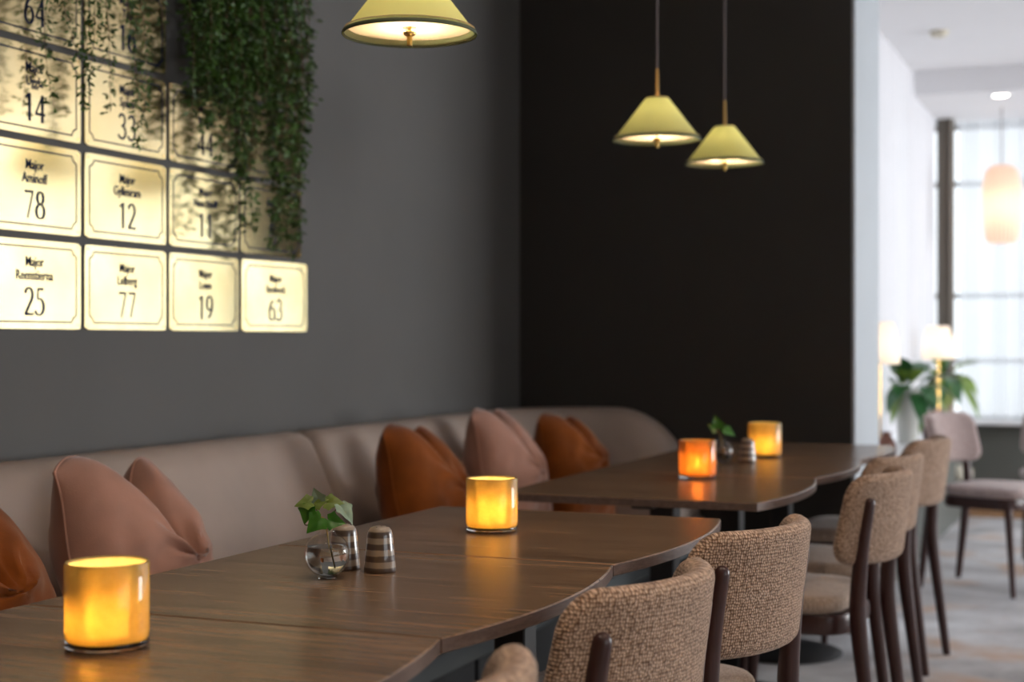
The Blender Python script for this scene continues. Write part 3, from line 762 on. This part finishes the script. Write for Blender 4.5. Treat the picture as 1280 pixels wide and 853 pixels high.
pendant('pale yellow conical pendant lamp over the far tables, the left one of the pair', -1.310, 4.320)
pendant('pale yellow conical pendant lamp over the far tables, lower right of the pair', -1.275, 4.980)

# ------------------------------------------------------------------ brass number plates
def arc(cx, cy, rx, ry, a0, a1, n=18): return [(cx+rx*cos(radians(a0+(a1-a0)*i/n)), cy+ry*sin(radians(a0+(a1-a0)*i/n))) for i in range(n+1)]
DG = {'1': [([(.06, .83), (.27, .99)], 't'), ([(.27, 1), (.27, 0)], 'v')],
      '2': [(arc(.23, .73, .19, .26, 165, -35)+[(.05, .03)], 'v'), ([(.02, .04), (.48, .04)], 'h')],
      '3': [(arc(.21, .75, .18, .23, 160, -90), 'm'), (arc(.20, .27, .23, .25, 90, -155), 'm')],
      '4': [([(.36, 0), (.36, 1)], 'v'), ([(.36, .98), (.01, .31)], 't'), ([(0, .30), (.5, .30)], 'h')],
      '5': [([(.42, .955), (.12, .955)], 'h'), ([(.13, .96), (.11, .58)], 't'), (arc(.19, .31, .24, .30, 110, -150), 'v')],
      '6': [(arc(.25, .31, .20, .30, 0, 360, 28), 'v'), (arc(.52, .33, .47, .66, 180, 112), 'v')],
      '7': [([(.02, .955), (.46, .955)], 'h'), ([(.44, .95), (.17, 0)], 't')],
      '8': [(arc(.25, .76, .16, .22, 0, 360, 26), 'v'), (arc(.25, .27, .21, .26, 0, 360, 28), 'v')],
      '9': [(arc(.25, .69, .20, .30, 0, 360, 28), 'v'), (arc(-.02, .67, .47, .66, 0, -68), 'v')]}
def number_geo(txt, H):
    g = G(); th = .0008; x0 = -len(txt)*.30*H
    for c in txt:
        for pts, mode in DG[c]:
            P = [(x0+(p[0]+.05)*H*1.02, p[1]*H) for p in pts]; n = len(P); Lf = []; Rt = []
            for i in range(n):
                a = P[max(i-1, 0)]; b = P[min(i+1, n-1)]; dx, dy = b[0]-a[0], b[1]-a[1]; l = math.hypot(dx, dy) or 1
                dx /= l; dy /= l
                w = {'v': .028+.036*abs(dy)**1.5, 'h': .046, 't': .032, 'm': .045}[mode]*H
                Lf.append((P[i][0]-dy*w, P[i][1]+dx*w)); Rt.append((P[i][0]+dy*w, P[i][1]-dx*w))
            rings = [[(l_[0], l_[1], 0), (r_[0], r_[1], 0), (r_[0], r_[1], th), (l_[0], l_[1], th)] for l_, r_ in zip(Lf, Rt)]
            g.loft(rings, True, True)
        x0 += .60*H
    return g
def text_mesh(txt, size):
    cu = bpy.data.curves.new('lettering', 'FONT'); cu.body = txt; cu.size = size; cu.align_x = 'CENTER'; cu.extrude = .0003; cu.space_line = .95; cu.resolution_u = 2; cu.offset = .0003
    ob = bpy.data.objects.new('lettering', cu); COL.objects.link(ob)
    bpy.context.view_layer.update()
    me = bpy.data.meshes.new_from_object(ob.evaluated_get(bpy.context.evaluated_depsgraph_get()))
    bpy.data.objects.remove(ob); me.materials.clear(); me.materials.append(MAT['ink']); return me
PL = {'64': 'brass plate reading 64, cut by the top left of the frame', '16': 'brass plate reading 16 behind thin foliage in the top row', '14': 'brass plate reading Major Uggla 14',
      '33': 'brass plate reading 33, a foliage strand over its number', '44': 'brass plate reading 44 under the gap in the grid', '78': 'brass plate reading Major Aminoff 78',
      '12': 'bright brass plate reading 12', '11': 'brass plate reading 11 with golden top', '25': 'brass plate reading Major Reenstierna 25', '77': 'pale brass plate reading 77 in the bottom row',
      '19': 'pale brass plate reading 19 between plates 77 and 63', '63': 'narrow looking brass plate reading 63 at the bottom right of the grid'}
PW, PH = .345, .215
pg = G()
o_ = rrect(PW/2, PH/2, .006, 64)
pg.loft([[(x, y, .001) for x, y in o_], [(x, y, .0040) for x, y in o_], [(x*(1-.001/.17), y*(1-.001/.11), .0048) for x, y in o_]], True, True)
plate_me = pg.mesh('plate', 'plate', angle=25)
def border_geo():
    g = G(); e = .018; k = .016; a, b = PW/2-e, PH/2-e
    pts = []
    for sx, sy, a0 in ((1, 1, 270), (-1, 1, 0), (-1, -1, 90), (1, -1, 180)):
        arcp = []
        for i in range(7):
            ang = radians(a0-90*i/6)
            arcp.append((sx*a+k*cos(ang), sy*b+k*sin(ang)))
        pts += arcp
    n = len(pts); outr = []; w = .0019
    for i in range(n):
        p, q = pts[i-1], pts[(i+1) % n]; dx, dy = q[0]-p[0], q[1]-p[1]; l = math.hypot(dx, dy) or 1
        outr.append((pts[i][0], pts[i][1], -dy/l*w, dx/l*w))
    rings = [[(x-nx, y-ny, z) for x, y, nx, ny in outr] if s else [(x+nx, y+ny, z) for x, y, nx, ny in outr] for s, z in ((0, .0047), (0, .0053), (1, .0053), (1, .0047))]
    g.loft(rings); return g
border_me = border_geo().mesh('border', 'ink', smooth=False)
scr = G()
for sx in (-1, 1):
    for sy in (-1, 1): scr.lathe([(.0028, .0045), (.0026, .0058), (0, .0062)], 10, c=(sx*(PW/2-.011), sy*(PH/2-.011), 0), cap0=False)
screw_me = scr.mesh('screws', 'brassrod')
rows = [['64', '16', None, '5'], ['14', '33', '44', '9'], ['78', '12', '11', '8'], ['25', '77', '19', '63']]
names = [['Natt', 'Toll', None, 'Ek'], ['Uggla', 'Spåre', 'Rosén', 'Ek'], ['Aminoff', 'Gyllenram', 'Nauckhoff', 'Hård'], ['Reenstierna', 'Lidberg', 'Lowe', 'Stenbock']]
pos = {0: 'top row, leftmost', 1: 'top row, half behind the trailing plant', 3: 'top row, behind the thick trailing plant'}
nums = {0: 'fourth from the bottom', 1: 'third from the bottom', 2: 'second from the bottom', 3: 'bottom'}
for r in range(4):
    for c in range(4):
        if rows[r][c] is None: continue
        zc = 1.178+PH/2+(3-r)*.2315; yc = 2.755+PW/2+c*.3605
        num = rows[r][c]
        if c == 3 and r < 3: lab = ['top brass plate of the right end column, behind dense foliage', 'brass plate below the topmost in the right end column', 'dim brass plate just above plate 63, foliage over it'][r]
        else: lab = PL[num]
        t = thing('number_plate', lab, 'sign', (XW, yc, zc), group='brass name plates on the wall')
        t.rotation_euler = (pi/2, 0, pi/2)
        if num == '63': t.rotation_euler = (pi/2, 0, pi/2-radians(3.6)); t.location.x += .0115
        mko('plate', plate_me, t); mko('border', border_me, t); mko('screws', screw_me, t)['kind'] = 'stuff'
        number_geo(num, .066 if len(num) == 2 else .066).build('number', 'ink', t, (0, -.074, .0050), smooth=False)
        m_ = text_mesh('Major\n'+names[r][c], .034)
        o = mko('name_lettering', m_, t, (0, .043, .0056)); o.scale = (.82, 1, 1)

# ------------------------------------------------------------------ trailing plants
def trailing(label, y0, y1, strands, seed, dy=0, sc=1):
    rnd = random.Random(seed)
    t = thing('trailing_plant', label, 'hanging plant', (XW+.065, (y0+y1)/2, 2.30), group='trailing plants above the brass plates')
    oy = (y0+y1)/2
    G().box(-.06, .10, y0-oy-.03, y1-oy+.03, -.02, .13, .006).build('planter', 'black', t)
    for (y, zb, dens) in strands:
        y += dy
        x = rnd.uniform(-.03, .05); L_ = 2.33-zb; n = int(L_/.03)
        pts = []; a = rnd.uniform(0, 6)
        for i in range(n+1):
            s = i/n
            pts.append(Vector((x+.02*sin(a+s*5)+.02*s, y-oy+.025*sin(a*2+s*4)*s+.02*noise.noise((s*3, seed, y*9)), .03-L_*s)))
            if i == 0: pts[0].x = min(x, .05)
        g = G(); g.tube(pts, [.0016*(1-.6*i/n) for i in range(n+1)], 5)
        st = g.build('strand', 'stem', t)
        fg = G()
        m = int(L_/.0075*dens)
        for k in range(m):
            s = (k+rnd.random())/m; i = min(int(s*n), n-1); p = pts[i].lerp(pts[i+1], s*n-i)
            if .03-L_*s > -.02: continue
            az = rnd.uniform(0, 2*pi); tl = rnd.uniform(.012, .038)*sc*(1-.5*max(0, s-.75)/.25)
            d = Vector((cos(az)*.75, sin(az), rnd.uniform(-.9, .15))).normalized(); e = p+d*tl
            for q in range(4):
                b = p.lerp(e, (q+1)/4); az2 = rnd.uniform(0, 2*pi)
                dd = (d*.7+Vector((cos(az2), sin(az2), rnd.uniform(-.8, .2)))*.7).normalized(); ll = rnd.uniform(.013, .024)*sc; ww = ll*.21
                sd = dd.cross(Vector((rnd.uniform(-1, 1), rnd.uniform(-1, 1), rnd.uniform(-1, 1)))).normalized()*ww
                fg.add([b, b+dd*ll*.5+sd, b+dd*ll, b+dd*ll*.5-sd], [(0, 1, 2, 3)])
        fo = fg.build('foliage', 'fern', st, smooth=False); fo['kind'] = 'stuff'
    return t
rnd = random.Random(3)
s1 = [(2.885, 1.95, .6), (2.91, 1.80, .8), (2.94, 1.71, .9), (2.97, 1.70, .9), (3.00, 1.80, .8), (3.04, 1.95, .6), (3.09, 1.90, .6), (3.135, 1.72, .8), (3.16, 1.63, .9), (3.185, 1.72, .8), (3.26, 1.95, .4), (3.34, 1.97, .4)]
trailing('thin trailing green plant in front of the left brass plates', 2.8, 3.42, [(a, b, c*1.3) for a, b, c in s1], 11, 0, .82)
s2 = []
for k in range(24):
    y = 3.62+.29*k/23; s2.append((y, rnd.uniform(1.72, 1.92), 1.15))
for k in range(20):
    y = 3.86+.33*k/19; s2.append((y, rnd.uniform(1.60, 1.92), .75))
s2 += [(3.84, 1.45, .8), (3.87, 1.47, .8), (3.82, 1.60, .8), (4.02, 1.42, 1.2), (4.05, 1.40, 1.3), (4.08, 1.42, 1.3), (4.11, 1.45, 1.3), (4.14, 1.5, 1.2), (4.00, 1.5, .8), (4.17, 1.66, .8), (3.72, 1.70, .8), (3.78, 1.66, .8)]
trailing('dense trailing green plant covering the right brass plates', 3.48, 4.10, s2, 12, -.16)

# ------------------------------------------------------------------ things on the far window sill
def table_lamp(label, x, y):
    t = thing('table_lamp', label, 'lamp', (x, y, .60), group='table lamps on the side window sill')
    G().lathe([(0, 0), (.06, 0), (.06, .01), (.015, .02), (.008, .05), (.008, .42), (.006, .46), (0, .46)], 24).build('base', 'brassrod', t)
    G().lathe([(.098, .44), (.092, .52), (.078, .60), (.066, .64)], 48, cap0=False, cap1=False).build('lamp_shade', 'lampshade', t, angle=180)
    G().lathe([(0, .47), (.02, .49), (.025, .52), (.015, .55), (0, .56)], 16).build('bulb', MAT['bulb'], t)
    d = bpy.data.lights.new('table_lamp_light', 'POINT'); d.energy = 3.6; d.color = (1, .84, .70); d.shadow_soft_size = .03
    o = bpy.data.objects.new('table_lamp_light', d); COL.objects.link(o); o.parent = t; o.location = (0, 0, .52)
table_lamp('glowing white table lamp between the pillar and the window, partly hidden', -1.135, 7.38)
table_lamp('glowing white table lamp beside the far corner drape', -1.115, 9.55)

def potted(label, x, y, mat, r, h, leaves, seed, spread=.26, lift=.14, lm=('bigleaf', 'bigleaf', 'bigleaf2')):
    rnd = random.Random(seed)
    t = thing('potted_plant', label, 'plant', (x, y, .60), group='potted plants on the side window sill')
    G().lathe([(0, 0), (r*.62, 0), (r*.68, .01), (r, h-.01), (r, h), (r*.9, h), (r*.86, h-.03), (0, h-.03)], 32).build('pot', mat, t)
    for k in range(leaves):
        az = 2*pi*k/leaves+rnd.uniform(-.3, .3); el = rnd.uniform(-.1, 1.0); ln = rnd.uniform(.6, 1)*spread
        p0 = Vector((0, 0, h-.02)); d = Vector((cos(az)*.75 if cos(az) > 0 else cos(az)*.35, sin(az), 0))
        P = []
        for i in range(9):
            s = i/8; P.append(p0+d*(ln*s)+Vector((0, 0, lift*(1+el)*s-.26*s*s*(1.3-el))))
        g = G(); rings = []
        sd = Vector((-d.y, d.x, 0)).normalized()
        for i, p in enumerate(P):
            s = i/8; w = .003+.042*max(0, sin(pi*min(1, max(0, (s-.25)/.75)))) if s > .25 else .003
            rings.append([tuple(p-sd*w+Vector((0, 0, w*.3))), tuple(p), tuple(p+sd*w+Vector((0, 0, w*.3)))])
        g.loft(rings, closed=False).build('leaf', lm[k % 3], t, angle=180)
potted('green leafy plant in a pale grey pot on the side sill', -1.13, 8.32, 'pot_grey', .074, .29, 24, 5, spread=.34)
potted('green leafy plant in a taupe pot on the side sill beside the drape', -1.12, 9.95, 'pot_brown', .072, .32, 22, 6, spread=.36, lm=('bigleaf2', 'bigleaf', 'bigleaf2'))
t = thing('tealight_globe', 'small pink glass globe light on the side sill between the pots', 'candle holder', (-1.10, 9.25, .60))
G().lathe([(0, .004), (.03, .004), (.05, .03), (.055, .07), (.045, .12), (.03, .145), (.028, .145), (.043, .118), (.052, .07), (.047, .03), (.0, .01)], 32, cap0=False, cap1=False).build('glass_globe', 'pinkglass', t)
G().lathe([(0, 0), (.035, 0), (.03, .004), (0, .004)], 24).build('foot', 'brassrod', t)
t = thing('jar', 'small brown jar on the sill right behind the pillar edge', 'jar', (-1.08, 7.24, .60))
G().lathe([(0, 0), (.03, 0), (.042, .02), (.045, .06), (.03, .095), (.02, .11), (.022, .125), (.018, .125), (.016, .11), (0, .10)], 32).build('body', 'terracotta', t)

# tall pleated glowing lamp in front of the far window
t = thing('hanging_lantern', 'tall cream translucent lantern hanging before the far window', 'pendant lamp', (-.80, 10.25, 2.02))
pr = G(); rings = []
for r_, z in ((.075, -.24), (.10, -.21), (.115, -.05), (.118, .10), (.10, .22), (.06, .26)):
    rings.append([((r_+(.004 if j % 2 else -.004))*cos(2*pi*j/48), (r_+(.004 if j % 2 else -.004))*sin(2*pi*j/48), z) for j in range(48)])
pr.loft(rings).build('lamp_shade', shade_mat('blush_shade', (.85, .70, .62), (.95, .78, .68), .6), t)
G().lathe([(0, -.04), (.03, -.02), (.035, .02), (.02, .06), (0, .07)], 20).build('bulb', MAT['bulb'], t)
G().tube([(0, 0, .26), (0, 0, .635)], .004, 8).build('cord', 'cord', t)
d = bpy.data.lights.new('lantern_light', 'POINT'); d.energy = 7; d.color = (1, .75, .55); d.shadow_soft_size = .04
o = bpy.data.objects.new('lantern_light', d); COL.objects.link(o); o.parent = t

# small wall valve low on the far panel
t = thing('radiator_valve', 'small beige valve low on the dark wall below the side window sill', 'valve', (-1.06, 10.05, .31), pi/2)
G().lathe([(0, 0), (.05, 0), (.05, .03), (.03, .05), (.03, .10), (0, .10)], 20).build('body', 'detector', t, (0, 0, 0), (pi/2, 0, 0))
G().lathe([(0, 0), (.022, 0), (.022, .10), (0, .10)], 16).build('handle', 'brassrod', t, (.0, -.07, -.01), (0, pi/2, 0))
